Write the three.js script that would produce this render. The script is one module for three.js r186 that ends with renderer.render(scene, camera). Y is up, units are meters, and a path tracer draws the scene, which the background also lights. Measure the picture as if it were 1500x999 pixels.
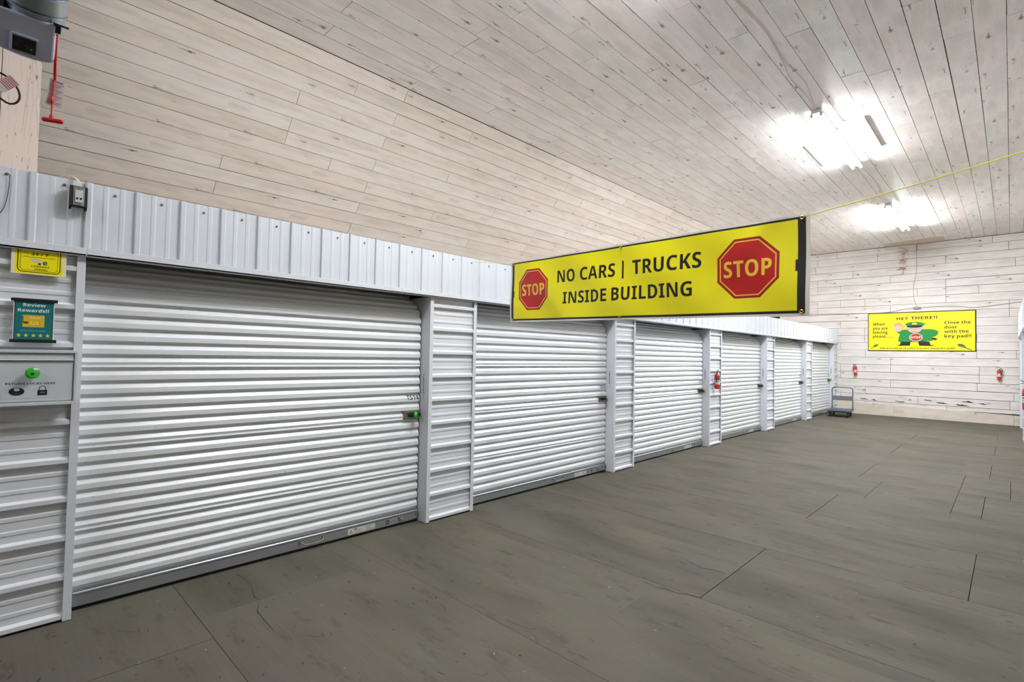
import * as THREE from 'three';
import { mergeGeometries, toCreasedNormals } from 'three/addons/utils/BufferGeometryUtils.js';
import { RoundedBoxGeometry } from 'three/addons/geometries/RoundedBoxGeometry.js';
import { RectAreaLightUniformsLib } from 'three/addons/lights/RectAreaLightUniformsLib.js';

// ---------------------------------------------------------------- camera, light, exposure
RectAreaLightUniformsLib.init();
const scene = new THREE.Scene();
scene.background = new THREE.Color(0x050505);
const camera = new THREE.PerspectiveCamera(67.28, 1500 / 999, 0.05, 100);
camera.position.set(0, 1.66, 0);
camera.quaternion.setFromRotationMatrix(new THREE.Matrix4().makeBasis(
  new THREE.Vector3(0.716094, 0.018674, -0.697754), new THREE.Vector3(0.006114, 0.999436, 0.033022), new THREE.Vector3(0.697977, -0.027913, 0.715576)));
scene.add(camera);
const renderer = new THREE.WebGLRenderer({ antialias: true });
renderer.toneMapping = THREE.LinearToneMapping;
renderer.toneMappingExposure = 2.7;
renderer.shadowMap.enabled = true;
const LAMP = 42, TUBE_GLOW = 5;               // the bare tubes: light given down and to both sides, and their own glow

// ---------------------------------------------------------------- helpers ("a" runs along the aisle, z = -a)
let seed = 7;
function rng(s) { let t = s >>> 0; return () => { t += 0x6D2B79F5; let r = Math.imul(t ^ (t >>> 15), 1 | t); r ^= r + Math.imul(r ^ (r >>> 7), 61 | r); return ((r ^ (r >>> 14)) >>> 0) / 4294967296; }; }
const rnd = rng(4242);
const taken = {};
function numbered(n) { const k = taken[n] = (taken[n] ?? -1) + 1; return k ? `${n}_${String(k).padStart(3, '0')}` : n; }
function shade(o) { o.traverse((m) => { if (m.isMesh) { m.castShadow = true; m.receiveShadow = true; } }); return o; }
function tag(o, label, category, group) { o.userData.kind = 'thing'; o.userData.label = label; o.userData.category = category; if (group) o.userData.group = group; return o; }
function thing(name, label, category, pos = [0, 0, 0], group) { const g = new THREE.Group(); g.name = numbered(name); g.position.set(...pos); scene.add(g); return tag(g, label, category, group); }
function structure(name) { const g = new THREE.Group(); g.name = name; g.userData.kind = 'structure'; scene.add(g); return g; }
function part(name, geos, mat, parent, label) {
  const list = Array.isArray(geos) ? geos : [geos];
  const g = list.length === 1 ? list[0] : mergeGeometries(list.map((x) => { const y = x.index ? x.toNonIndexed() : x; for (const k of Object.keys(y.attributes)) if (!['position', 'normal', 'uv'].includes(k)) y.deleteAttribute(k); return y; }));
  const m = new THREE.Mesh(g, mat); m.name = name; m.castShadow = m.receiveShadow = true; if (label) m.userData.label = label; parent.add(m); return m;
}
const bx = (w, h, d, x = 0, y = 0, z = 0) => new THREE.BoxGeometry(w, h, d).translate(x, y, z);
// box by limits: x0..x1, y0..y1, along a0..a1
const lim = (x0, x1, y0, y1, a0, a1) => bx(x1 - x0, y1 - y0, a1 - a0, (x0 + x1) / 2, (y0 + y1) / 2, -(a0 + a1) / 2);
const rlim = (x0, x1, y0, y1, a0, a1, r = 0.004) => new RoundedBoxGeometry(x1 - x0, y1 - y0, a1 - a0, 2, r).translate((x0 + x1) / 2, (y0 + y1) / 2, -(a0 + a1) / 2);
const V = (x, y, a) => new THREE.Vector3(x, y, -a);
const tube = (pts, r, n = 24, rs = 6) => new THREE.TubeGeometry(new THREE.CatmullRomCurve3(pts, false, 'centripetal'), n, r, rs);
function cyl(p, q, r0, r1 = r0, n = 16) { const d = q.clone().sub(p), g = new THREE.CylinderGeometry(r1, r0, d.length(), n); g.applyQuaternion(new THREE.Quaternion().setFromUnitVectors(new THREE.Vector3(0, 1, 0), d.clone().normalize())); return g.translate((p.x + q.x) / 2, (p.y + q.y) / 2, (p.z + q.z) / 2); }
// a sheet: profile points [out, along-profile] swept along z from z0 down to z1 (out is +x, profile runs up +y)
function strip(pts, z0, z1, smooth = false) {
  const P = [], N = [], U = [], I = []; let arc = 0;
  const nr = pts.slice(1).map((p, i) => { const dx = p[0] - pts[i][0], dy = p[1] - pts[i][1], l = Math.hypot(dx, dy) || 1; return [dy / l, -dx / l, l]; });
  const vn = pts.map((_, i) => { const a = nr[Math.max(0, i - 1)], b = nr[Math.min(nr.length - 1, i)]; const x = a[0] + b[0], y = a[1] + b[1], l = Math.hypot(x, y) || 1; return [x / l, y / l]; });
  for (let i = 0; i + 1 < pts.length; i++) {
    const b = P.length / 3, n = nr[i], n0 = smooth ? vn[i] : n, n1 = smooth ? vn[i + 1] : n;
    for (const [p, m, z, u] of [[pts[i], n0, z0, arc], [pts[i + 1], n1, z0, arc + n[2]], [pts[i + 1], n1, z1, arc + n[2]], [pts[i], n0, z1, arc]]) { P.push(p[0], p[1], z); N.push(m[0], m[1], 0); U.push(-z, u); }
    I.push(b, b + 3, b + 2, b, b + 2, b + 1); arc += n[2];
  }
  const g = new THREE.BufferGeometry();
  g.setAttribute('position', new THREE.Float32BufferAttribute(P, 3)); g.setAttribute('normal', new THREE.Float32BufferAttribute(N, 3)); g.setAttribute('uv', new THREE.Float32BufferAttribute(U, 2)); g.setIndex(I);
  return g.toNonIndexed();
}

// ---------------------------------------------------------------- textures
function canvas(w, h) { const c = document.createElement('canvas'); c.width = w; c.height = h; return c; }
function tex(c, repeat = false) { const t = new THREE.CanvasTexture(c); t.colorSpace = THREE.SRGBColorSpace; t.anisotropy = 8; if (repeat) t.wrapS = t.wrapT = THREE.RepeatWrapping; return t; }
const S = (c) => new THREE.Color(c);
// painted board with knots showing through: 2.4 m long, one board wide
function boardTexture(s, amount) {
  const w = 1536, h = 160, c = canvas(w, h), x = c.getContext('2d'), r = rng(s);
  x.fillStyle = '#f8f6f4'; x.fillRect(0, 0, w, h);
  for (let i = 0; i < 260; i++) { x.fillStyle = `rgba(${r() < 0.5 ? '120,112,104' : '255,252,248'},${0.012 + r() * 0.03})`; x.fillRect(r() * w, r() * h, 60 + r() * 420, 1 + r() * 3); }
  for (let i = 0; i < 36; i++) { x.fillStyle = `rgba(140,130,124,${0.02 + r() * 0.025})`; x.beginPath(); x.ellipse(r() * w, r() * h, 40 + r() * 160, 12 + r() * 40, 0, 0, 7); x.fill(); }
  const knots = Math.max(1, Math.round(amount * (0.8 + r() * 1.6)));
  for (let k = 0; k < knots; k++) {
    const kx = 60 + r() * (w - 120), ky = 10 + r() * (h - 20), R = 9 + r() * r() * 34, dark = 0.55 + r() * 0.75, side = r() < 0.5 ? -1 : 1;
    for (let i = 0; i < 44; i++) {      // smeared, flaking paint over the grain that swirls past the knot
      const q = r(), d = q * q * R * 5 * side, sp = R * (0.75 - 0.5 * q);
      x.strokeStyle = `rgba(66,66,58,${dark * (0.04 + r() * 0.15)})`; x.lineWidth = 1 + r() * 3.4;
      x.beginPath(); x.moveTo(kx + d, ky + (r() - 0.5) * 2 * sp); x.quadraticCurveTo(kx + d + 8 + r() * 10, ky + (r() - 0.5) * sp, kx + d + 14 + r() * 22, ky + (r() - 0.5) * 2.4 * sp); x.stroke();
    }
    if (r() < 0.55) { for (let q = 0; q < 3; q++) { x.strokeStyle = `rgba(56,56,50,${dark * (0.25 + r() * 0.3)})`; x.lineWidth = 1.2 + r() * 2; x.beginPath(); x.ellipse(kx, ky, R * (0.5 + q * 0.35), R * (0.34 + q * 0.24), 0.2, r() * 3, 3.6 + r() * 2.6); x.stroke(); } x.fillStyle = `rgba(78,80,74,${dark * 0.4})`; x.beginPath(); x.ellipse(kx, ky, R * 0.6, R * 0.42, 0.3, 0, 7); x.fill(); }
    for (let i = 0; i < 6; i++) { x.fillStyle = `rgba(40,40,36,${dark * (0.3 + r() * 0.4)})`; x.beginPath(); x.ellipse(kx + (r() - 0.3) * R * 5 * side, ky + (r() - 0.5) * R * 1.6, 1.5 + r() * 5, 0.8 + r() * 2, (r() - 0.5) * 1.2, 0, 7); x.fill(); }
  }
  for (let i = 0; i < 14 * amount; i++) { x.strokeStyle = `rgba(45,42,38,${0.2 + r() * 0.45})`; x.lineWidth = 0.8 + r() * 1.6; const px = r() * w, py = r() < 0.6 ? (r() < 0.5 ? r() * 8 : h - r() * 8) : r() * h; x.beginPath(); x.moveTo(px, py); x.quadraticCurveTo(px + 6 + r() * 10, py + (r() - 0.5) * 8, px + 8 + r() * 26, py + (r() - 0.5) * 7); x.stroke(); }
  for (let i = 0; i < 9; i++) { x.fillStyle = 'rgba(45,42,38,.55)'; x.beginPath(); x.arc(Math.round(r() * 4) * 410 % w + 8, 12 + r() * (h - 24), 1.3, 0, 7); x.fill(); }
  return tex(c, true);
}
const boards = [1, 2, 3, 4, 5].map((i) => boardTexture(100 + i, 0.7 + 0.25 * i)), calm = [1, 2, 3].map((i) => boardTexture(200 + i, 0.55));
const stained = (() => {      // bare-looking board with brown drips running along it
  const w = 1024, h = 128, c = canvas(w, h), x = c.getContext('2d'), r = rng(606); x.fillStyle = '#f3e9e5'; x.fillRect(0, 0, w, h);
  for (let i = 0; i < 60; i++) { x.strokeStyle = `rgba(${r() < 0.5 ? '150,120,84' : '96,84,74'},${0.08 + r() * 0.2})`; x.lineWidth = 0.6 + r() * 2; let px = r() * w, py = r() * h; x.beginPath(); x.moveTo(px, py); for (let k = 0; k < 5; k++) { px += 20 + r() * 40; py += (r() - 0.5) * 16; x.lineTo(px, py); } x.stroke(); }
  for (let i = 0; i < 30; i++) { x.fillStyle = `rgba(80,60,40,${0.2 + r() * 0.4})`; x.beginPath(); x.ellipse(r() * w, r() * h, 2 + r() * 9, 0.7 + r() * 1.6, (r() - 0.5) * 0.5, 0, 7); x.fill(); }
  return new THREE.MeshPhysicalMaterial({ map: tex(c, true), color: S('#dfd6cf'), roughness: 0.6 });
})();
const gridBump = (() => {      // brushed paint relief for boards
  const w = 512, h = 128, c = canvas(w, h), x = c.getContext('2d'), r = rng(9);
  x.fillStyle = '#808080'; x.fillRect(0, 0, w, h);
  for (let i = 0; i < 700; i++) { const v = r() < 0.5 ? 255 : 0; x.fillStyle = `rgba(${v},${v},${v},${0.03 + r() * 0.07})`; x.fillRect(r() * w, r() * h, 20 + r() * 120, 0.8 + r() * 2.4); }
  const t = new THREE.CanvasTexture(c); t.wrapS = t.wrapT = THREE.RepeatWrapping; return t;
})();
function boardMats(list, tints, rough) { const out = []; for (const t of list) for (const c of tints) out.push(new THREE.MeshPhysicalMaterial({ map: t, color: S(c), roughness: rough, bumpMap: gridBump, bumpScale: 0.0012 })); return out; }
const ceilingMats = boardMats(boards, ['#f4ebe9', '#f2ecea', '#efe6e3', '#f1eeea'], 0.42);
const leftWallMats = boardMats(calm, ['#e8ddd5', '#e5d9d0', '#e9e0d9', '#e2d7cd'], 0.55);
const backWallMats = boardMats([boards[0], calm[0], calm[1]], ['#ece6e3', '#eae7e2', '#e9e4e1'], 0.55);
const gapMat = new THREE.MeshStandardMaterial({ color: S('#2b2622'), roughness: 1 });
// painted plywood floor sheets
function floorTexture(s) {
  const w = 1400, h = 700, c = canvas(w, h), x = c.getContext('2d'), r = rng(s);
  x.fillStyle = '#7f7b70'; x.fillRect(0, 0, w, h);
  for (let i = 0; i < 60; i++) { const t = ['96,96,84', '134,124,112', '116,112,116', '140,136,120', '90,86,72'][Math.floor(r() * 5)]; const gx = r() * w, gy = r() * h, R = 40 + r() * 190; const g = x.createRadialGradient(0, 0, 0, 0, 0, R); g.addColorStop(0, `rgba(${t},${0.16 + r() * 0.26})`); g.addColorStop(1, `rgba(${t},0)`); x.save(); x.translate(gx, gy); x.scale(1.7, 0.7); x.fillStyle = g; x.fillRect(-R, -R, 2 * R, 2 * R); x.restore(); }
  for (let i = 0; i < 900; i++) { x.fillStyle = `rgba(${r() < 0.55 ? '60,56,48' : '176,170,156'},${0.03 + r() * 0.08})`; x.fillRect(r() * w, r() * h, 30 + r() * 260, 0.8 + r() * 1.6); }
  for (let i = 0; i < 9000; i++) { const v = r() < 0.5; x.fillStyle = v ? `rgba(40,38,32,${r() * 0.12})` : `rgba(190,186,172,${r() * 0.1})`; x.fillRect(r() * w, r() * h, 1.6, 1.6); }
  for (let i = 0; i < 80; i++) { x.fillStyle = `rgba(38,34,26,${0.25 + r() * 0.5})`; x.beginPath(); x.ellipse(r() * w, r() * h, 1.5 + r() * r() * 15, 1 + r() * r() * 4.5, (r() - 0.5) * 0.9, 0, 7); x.fill(); }
  for (let i = 0; i < 70; i++) { const gx = r() * w, gy = r() * h, t = r() < 0.6 ? '52,48,38' : '150,142,128'; for (let k = 0; k < 14; k++) { x.fillStyle = `rgba(${t},${0.03 + r() * 0.07})`; x.beginPath(); x.ellipse(gx + (r() - 0.5) * 90, gy + (r() - 0.5) * 30, 3 + r() * 26, 1.5 + r() * 7, (r() - 0.5) * 0.5, 0, 7); x.fill(); } }
  for (let i = 0; i < 16; i++) { x.strokeStyle = `rgba(48,45,38,${0.15 + r() * 0.3})`; x.lineWidth = 1 + r() * 3; const px = r() * w, py = r() * h; x.beginPath(); x.moveTo(px, py); x.quadraticCurveTo(px + (r() - 0.5) * 120, py + (r() - 0.5) * 40, px + (r() - 0.5) * 240, py + (r() - 0.5) * 90); x.stroke(); }
  for (let i = 0; i < 16; i++) { x.fillStyle = `rgba(214,210,200,${0.3 + r() * 0.5})`; x.beginPath(); x.ellipse(r() * w, r() * h, 1 + r() * r() * 9, 0.8 + r() * r() * 5, r() * 3, 0, 7); x.fill(); }
  return tex(c, true);
}
const floorRough = (() => { const c = canvas(512, 256), x = c.getContext('2d'), r = rng(77); x.fillStyle = '#c8c8c8'; x.fillRect(0, 0, 512, 256); for (let i = 0; i < 500; i++) { const v = 150 + r() * 100; x.fillStyle = `rgba(${v},${v},${v},.12)`; x.beginPath(); x.ellipse(r() * 512, r() * 256, 6 + r() * 50, 2 + r() * 14, 0, 0, 7); x.fill(); } const t = new THREE.CanvasTexture(c); t.wrapS = t.wrapT = THREE.RepeatWrapping; return t; })();
const floorMats = [31, 32, 33, 34].map((s) => new THREE.MeshPhysicalMaterial({ map: floorTexture(s), color: S('#b6b3aa'), roughness: 1, specularIntensity: 0.75, roughnessMap: floorRough }));

// ---------------------------------------------------------------- plain materials
const M = (o) => new THREE.MeshPhysicalMaterial(o);
const grime = (() => { const c = canvas(1024, 1024), x = c.getContext('2d'), r = rng(55); x.fillStyle = '#fff'; x.fillRect(0, 0, 1024, 1024); for (let i = 0; i < 90; i++) { x.fillStyle = `rgba(150,148,140,${r() * 0.05})`; x.beginPath(); x.ellipse(r() * 1024, r() * 1024, 20 + r() * 160, 4 + r() * 18, 0, 0, 7); x.fill(); } for (let i = 0; i < 60; i++) { x.fillStyle = `rgba(70,62,50,${0.15 + r() * 0.4})`; x.fillRect(r() * 1024, r() * 1024, 1.5 + r() * 3, 1 + r() * 2.5); } for (let i = 0; i < 40; i++) { x.strokeStyle = `rgba(110,105,98,${0.08 + r() * 0.16})`; const px = r() * 1024, py = r() * 1024; x.beginPath(); x.moveTo(px, py); x.lineTo(px + (r() - 0.5) * 90, py + (r() - 0.5) * 12); x.stroke(); } const t = tex(c, true); t.repeat.set(0.5, 0.5); return t; })();
const mat = {
  curtain: M({ color: S('#e0e2e4'), map: grime, roughness: 0.34, clearcoat: 0.25, clearcoatRoughness: 0.2 }),
  siding: M({ color: S('#d3d7dd'), roughness: 0.38 }),
  sheet: M({ color: S('#d8dade'), map: grime, roughness: 0.4 }),
  jamb: M({ color: S('#d4d6dc'), roughness: 0.42 }),
  trim: M({ color: S('#d6d8de'), roughness: 0.4 }),
  soffit: M({ color: S('#8b8676'), roughness: 0.7 }),
  bar: M({ color: S('#a9adb0'), roughness: 0.35, metalness: 0.7 }),
  rubber: M({ color: S('#101010'), roughness: 0.85 }),
  steel: M({ color: S('#b7b6ae'), roughness: 0.36, metalness: 0.9 }),
  zinc: M({ color: S('#8f8a7a'), roughness: 0.45, metalness: 0.8 }),
  dark: M({ color: S('#1b1c1c'), roughness: 0.55 }),
  black: M({ color: S('#0d0d0d'), roughness: 0.5 }),
  green: M({ color: S('#1fae1c'), roughness: 0.4 }),
  red: M({ color: S('#c3120d'), roughness: 0.3, clearcoat: 0.4 }),
  redPlastic: M({ color: S('#c8130a'), roughness: 0.5 }),
  white: M({ color: S('#e6e4df'), roughness: 0.5 }),
  cream: M({ color: S('#e8dcc6'), roughness: 0.6 }),
  gutter: M({ color: S('#c3c9cc'), roughness: 0.4 }),
  galv: M({ color: S('#aab4bd'), roughness: 0.36, metalness: 1 }),
  opener: M({ color: S('#b7bbd0'), roughness: 0.4 }),
  blue: M({ color: S('#434d5c'), roughness: 0.5 }),
  tubeSteel: M({ color: S('#7d8388'), roughness: 0.35, metalness: 0.6 }),
  yellow: M({ color: S('#d9cf3a'), roughness: 0.7 }),
  brass: M({ color: S('#c9b566'), roughness: 0.3, metalness: 1 }),
  plain: M({ color: S('#d8d3cc'), roughness: 0.8 }),
  ply: M({ color: S('#e0d4cd'), roughness: 0.7 }),
  fixture: M({ color: S('#e9ebec'), roughness: 0.5 }),
  lamp: new THREE.MeshStandardMaterial({ color: S('#ffffff'), emissive: S('#fbfdff'), emissiveIntensity: TUBE_GLOW, roughness: 0.6 }),
};
for (const k of ['curtain', 'siding', 'sheet']) mat[k].side = THREE.DoubleSide;
const print = (c, rough = 0.55) => M({ map: tex(c), roughness: rough });

// ---------------------------------------------------------------- large structure: room shell
const LX = -5.884, FX = -4.11, H = 5.278, BA = 19.62, RX = 8, FA = -6;    // side wall, unit fronts, ceiling, back wall, right wall, front wall
function boardGeo(len, wid, thick, off) {                                  // length on x, width on z, thickness on y
  const g = new THREE.BoxGeometry(len, thick, wid), p = g.attributes.position, u = g.attributes.uv;
  for (let i = 0; i < p.count; i++) u.setXY(i, p.getX(i) / 2.4 + off, p.getZ(i) / wid * 0.96 + 0.5);
  return g;
}
const pick = (l) => l[Math.floor(rnd() * l.length)];
function cuts(list, a0, a1, step, phase, longest) {                        // joint positions along a row: those seen, and more where a board would be too long
  const c = [a0, ...list.filter((v) => v > a0 + 0.2 && v < a1 - 0.2).sort((p, q) => p - q), a1], out = [a0];
  for (let i = 1; i < c.length; i++) {
    let from = out[out.length - 1];
    while (c[i] - from > longest) { let n = from + step * (3 + Math.floor(rnd() * 3)); n = Math.round((n - phase) / step) * step + phase; if (c[i] - n < 0.5) break; out.push(n); from = n; }
    out.push(c[i]);
  }
  return out;
}
{ // ceiling boards run along the aisle
  const g = structure('ceiling');
  part('ceiling_slab', lim(LX - 0.2, RX + 0.2, H + 0.012, H + 0.25, FA - 0.2, BA + 0.2), gapMat, g);
  const seen = { '-1': [7.29], 1: [7.36], 2: [8.79], 3: [10.19], 5: [7.49], 6: [6.13, 11.58], 7: [7.0, 12.95], 8: [7.56], 9: [4.89], 10: [6.24], 11: [7.66], 12: [9.04], 13: [7.7], 14: [5.02, 6.45, 9.07], 15: [6.4], 16: [3.75], 17: [5.11, 7.78], 18: [3.82], 19: [2.52], 20: [3.86, 7.86], 21: [2.58, 6.55], 22: [3.89] };
  const P = 0.2543;
  for (let k = -5; k < 23; k++) {
    const x1 = -0.016 - P * k, x0 = k === 22 ? LX - 0.004 : x1 - P, cs = cuts(seen[k] || [], k < 0 ? 4 : 1.2, BA, 0.645, 2.53, 3.6);
    for (let i = 0; i + 1 < cs.length; i++) {
      const len = cs[i + 1] - cs[i] - 0.004 - rnd() * 0.004, gap = 0.0045 + rnd() * rnd() * 0.009, wid = x1 - x0 - gap;
      const m = part('plank', boardGeo(len, wid, 0.02, rnd() * 7), pick(ceilingMats), g);
      m.rotation.set(0, Math.PI / 2, 0); m.position.set((x0 + x1) / 2 + (rnd() - 0.5) * 0.001, H + 0.011 + (rnd() - 0.5) * 0.004, -(cs[i] + cs[i + 1]) / 2);
      m.rotateX((rnd() - 0.5) * 0.014);
    }
  }
  const rest = []; for (let x = 1.4; x < RX; x += 1.22) rest.push(lim(x + 0.003, Math.min(RX, x + 1.217), H, H + 0.014, 0, BA));
  part('ceiling_panel', rest, mat.plain, g);
  part('ceiling_sheet', [lim(LX, RX, H, H + 0.013, FA, -0.01), lim(LX, 1.26, H, H + 0.013, -0.01, 1.2), lim(0.3, 1.26, H + 0.004, H + 0.013, 1.2, 3.99)], mat.plain, g);
  // patch boards beside the first lamp, and a stained board that carries its cable
  const patch = part('patch_board', boardGeo(1.45, 0.32, 0.02, 0.3), ceilingMats[1], g); patch.rotation.y = Math.PI / 2; patch.position.set(-1.69, H - 0.012, -9.62);
  for (const [x0, x1, a0] of [[-2.78, -2.28, 19.05], [-2.27, -1.95, 18.98], [-1.94, -1.38, 18.9]]) part('repair_board', lim(x0, x1, H - 0.008, H + 0.004, a0, BA - 0.03), M({ color: S('#cdbba4'), roughness: 0.7 }), g);
  const patch2 = part('patch_board', boardGeo(1.2, 0.22, 0.014, 1.7), ceilingMats[4], g); patch2.rotation.y = Math.PI / 2; patch2.position.set(-2.36, H - 0.009, -10.1);
}
{ // left wall: boards on a slope that drops away from the ceiling, down to a low upright wall behind the units
  const g = structure('wall_left'), TH = 50 * Math.PI / 180, dir = new THREE.Vector3(-Math.cos(TH), -Math.sin(TH), 0), nor = new THREE.Vector3(Math.sin(TH), -Math.cos(TH), 0), S1 = 2.66;
  const on = (s, d = 0) => new THREE.Vector3(LX, H, 0).addScaledVector(dir, s).addScaledVector(nor, d), along = new THREE.Vector3(0, 0, -1);
  const turn = new THREE.Quaternion().setFromRotationMatrix(new THREE.Matrix4().makeBasis(along, nor, along.clone().cross(nor)));
  const slab = part('wall_slab', new THREE.BoxGeometry(BA - FA + 0.3, 0.2, S1 + 0.5), gapMat, g); slab.quaternion.copy(turn); slab.position.copy(on(S1 / 2 + 0.05, -0.115)).setZ(-(BA + FA) / 2);
  const foot = on(S1); part('low_wall', lim(foot.x - 0.3, foot.x, 0, foot.y + 0.05, FA, BA + 0.2), mat.plain, g);
  const joints = [[0.65, 2.59], [1.02, 2.59], [1.21, 2.59], [0.07, 3.92], [0.43, 3.9], [0.82, 3.87], [0.25, 5.2], [1.15, 3.86], [1.52, 3.86], [1.86, 3.86], [2.19, 3.86], [0.99, 5.13], [1.35, 6.38], [2.04, 5.1], [2.02, 6.15], [0.64, 6.45], [0.43, 7.75], [0.81, 7.72], [1.02, 8.95], [1.54, 7.62], [1.35, 8.9], [1.86, 7.6], [0.47, 11.6]];
  for (let k = 0; k < 15; k++) {
    const s0 = 0.008 + 0.1775 * k, s1 = s0 + 0.1775, cs = cuts(joints.filter(([s]) => s >= s0 && s < s1).map((q) => q[1]), 0.05, BA, 0.645, 2.59, 4.6);
    for (let i = 0; i + 1 < cs.length; i++) {
      const m = part('plank', boardGeo(cs[i + 1] - cs[i] - 0.005, 0.1775 - 0.004 - rnd() * rnd() * 0.008, 0.02, rnd() * 7), pick(leftWallMats), g);
      m.quaternion.copy(turn); m.position.copy(on((s0 + s1) / 2, -0.01 + (rnd() - 0.5) * 0.003)).setZ(-(cs[i] + cs[i + 1]) / 2); m.rotateX((rnd() - 0.5) * 0.012);
    }
  }
  part('wall_board', lim(LX - 0.02, LX, 2.605, H, FA, -0.45), mat.plain, g);
  for (const [a0, a1, o] of [[-0.45, -0.2, 0.2], [-0.196, 0.012, 0.7], [0.017, 0.247, 1.3]]) {       // upright boards at the near end
    const m = part('upright_board', boardGeo(H - 2.62, a1 - a0, 0.1, o), stained, g);
    m.quaternion.setFromRotationMatrix(new THREE.Matrix4().makeBasis(new THREE.Vector3(0, 1, 0), new THREE.Vector3(1, 0, 0), new THREE.Vector3(0, 0, -1)));
    m.position.set(LX + 0.05, (H + 2.61) / 2, -(a0 + a1) / 2);
  }
}
{ // back wall: horizontal boards over a painted skirt
  const g = structure('wall_back');
  part('wall_slab', lim(-7.9, RX + 0.2, 0, H + 0.01, BA + 0.012, BA + 0.3), gapMat, g);
  const joints = [[-4.136, 5.155], [-3.028, 4.996], [-4.756, 4.782], [-3.685, 4.599], [-2.367, 4.42], [0.089, 4.477], [-1.372, 3.87], [-4.031, 4.006], [-0.654, 3.689], [-4.031, 3.644], [-3.36, 3.463], [-1.373, 3.462], [-0.365, 5.207], [-3.349, 1.922], [-2.695, 1.748], [-4.029, 1.555], [-2.696, 1.364], [-4.029, 1.172], [-0.658, 1.561], [-0.66, 1.161], [-2.697, 0.966], [-3.35, 0.783], [0.037, 0.767], [0.096, 1.941]];
  for (let k = 0, y = 5.27; k < 22; k++) {
    const h = k === 0 ? 0.2 : 0.2325, y0 = Math.max(y - h, 0.3), x1 = k % 2 ? 1.42 : 2.08;
    const cs = cuts(joints.filter((j) => j[1] < y && j[1] >= y - h).map((j) => j[0]), k < 9 ? -7.5 : LX, x1, 0.665, -4.03, 3.4);
    for (let i = 0; i + 1 < cs.length; i++) {
      const m = part('plank', boardGeo(cs[i + 1] - cs[i] - 0.008, y - y0 - 0.007 - rnd() * rnd() * 0.011, 0.02, rnd() * 7), pick(backWallMats), g);
      m.rotation.x = Math.PI / 2; m.position.set((cs[i] + cs[i + 1]) / 2, (y + y0) / 2, -(BA + 0.01 + (rnd() - 0.5) * 0.006)); m.rotateX((rnd() - 0.5) * 0.012);
    }
    y -= h;
  }
  part('wall_board', lim(2.1, RX, 0, H, BA, BA + 0.02), mat.plain, g);
  const rc = rng(66);       // splits and chipped edges in the lowest boards
  for (const [px, py, l] of [[-2.62, 0.47, 0.3], [-1.9, 0.56, 0.22], [-1.62, 0.5, 0.3], [-1.2, 0.47, 0.35], [-1.05, 0.58, 0.28], [-0.7, 0.55, 0.2], [-3.5, 0.49, 0.25], [-3.2, 0.47, 0.18], [0.0, 0.31, 0.1]]) {
    const up = [], dn = []; for (let i = 0; i <= 8; i++) { const f = i / 8, t = 0.024 * Math.sin(Math.PI * f) * (0.3 + rc()); const y = py + (rc() - 0.5) * 0.014 - f * 0.02; up.push(new THREE.Vector2(px + f * l, y + t)); dn.push(new THREE.Vector2(px + f * l, y - t * 0.4 - 0.0006)); }
    part('crack', new THREE.ShapeGeometry(new THREE.Shape(up.concat(dn.reverse()))).translate(0, 0, -(BA - (py < 0.4 ? 0.0235 : 0.006))), gapMat, g);
  }
  const c = canvas(128, 256), x = c.getContext('2d'), r = rng(88);
  for (let i = 0; i < 150; i++) { const q = r(); x.fillStyle = `rgba(${150 + r() * 40},${96 + r() * 40},${50 + r() * 40},${0.03 + r() * 0.1})`; x.beginPath(); x.ellipse(64 + (r() - 0.5) * (70 - q * 40), q * 240, 3 + r() * 14, 2 + r() * 9, 0, 0, 7); x.fill(); }
  for (const [px, py, l] of [[66, 62, 20], [60, 118, 26], [40, 196, 50], [76, 190, 14]]) { x.fillStyle = 'rgba(126,72,26,.6)'; for (let i = 0; i < 10; i++) { x.beginPath(); x.ellipse(px + (r() - 0.5) * l, py + (r() - 0.5) * 8, 2 + r() * 5, 1 + r() * 2.5, 0, 0, 7); x.fill(); } }
  part('rust_stain', new THREE.PlaneGeometry(0.5, 0.9).translate(-2.37, 4.77, -(BA - 0.008)), M({ map: tex(c), roughness: 0.7, transparent: true }), g);
  const skirtMat = new THREE.MeshPhysicalMaterial({ map: calm[2], color: S('#e2d9cc'), roughness: 0.6 });
  for (const [x0, x1] of [[LX, -4.4], [-4.395, -2.62], [-2.614, 0.03], [0.036, 1.6]]) {   // painted skirt boards, lower towards the right
    const b = lim(x0, x1, 0, 1, BA - 0.022, BA + 0.01), p = b.attributes.position;
    for (let i = 0; i < p.count; i++) if (p.getY(i) > 0.5) p.setY(i, 0.345 - (p.getX(i) + 2.5) * 0.028);
    part('skirt_board', b, skirtMat, g);
  }
}
{ // walls that close the room out of sight
  let g = structure('wall_right'); part('wall_slab', lim(RX, RX + 0.2, 0, H + 0.01, FA, BA + 0.2), mat.plain, g);
  g = structure('wall_front'); part('wall_slab', lim(-7.9, RX + 0.2, 0, H + 0.01, FA - 0.2, FA), mat.plain, g);
}
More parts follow.
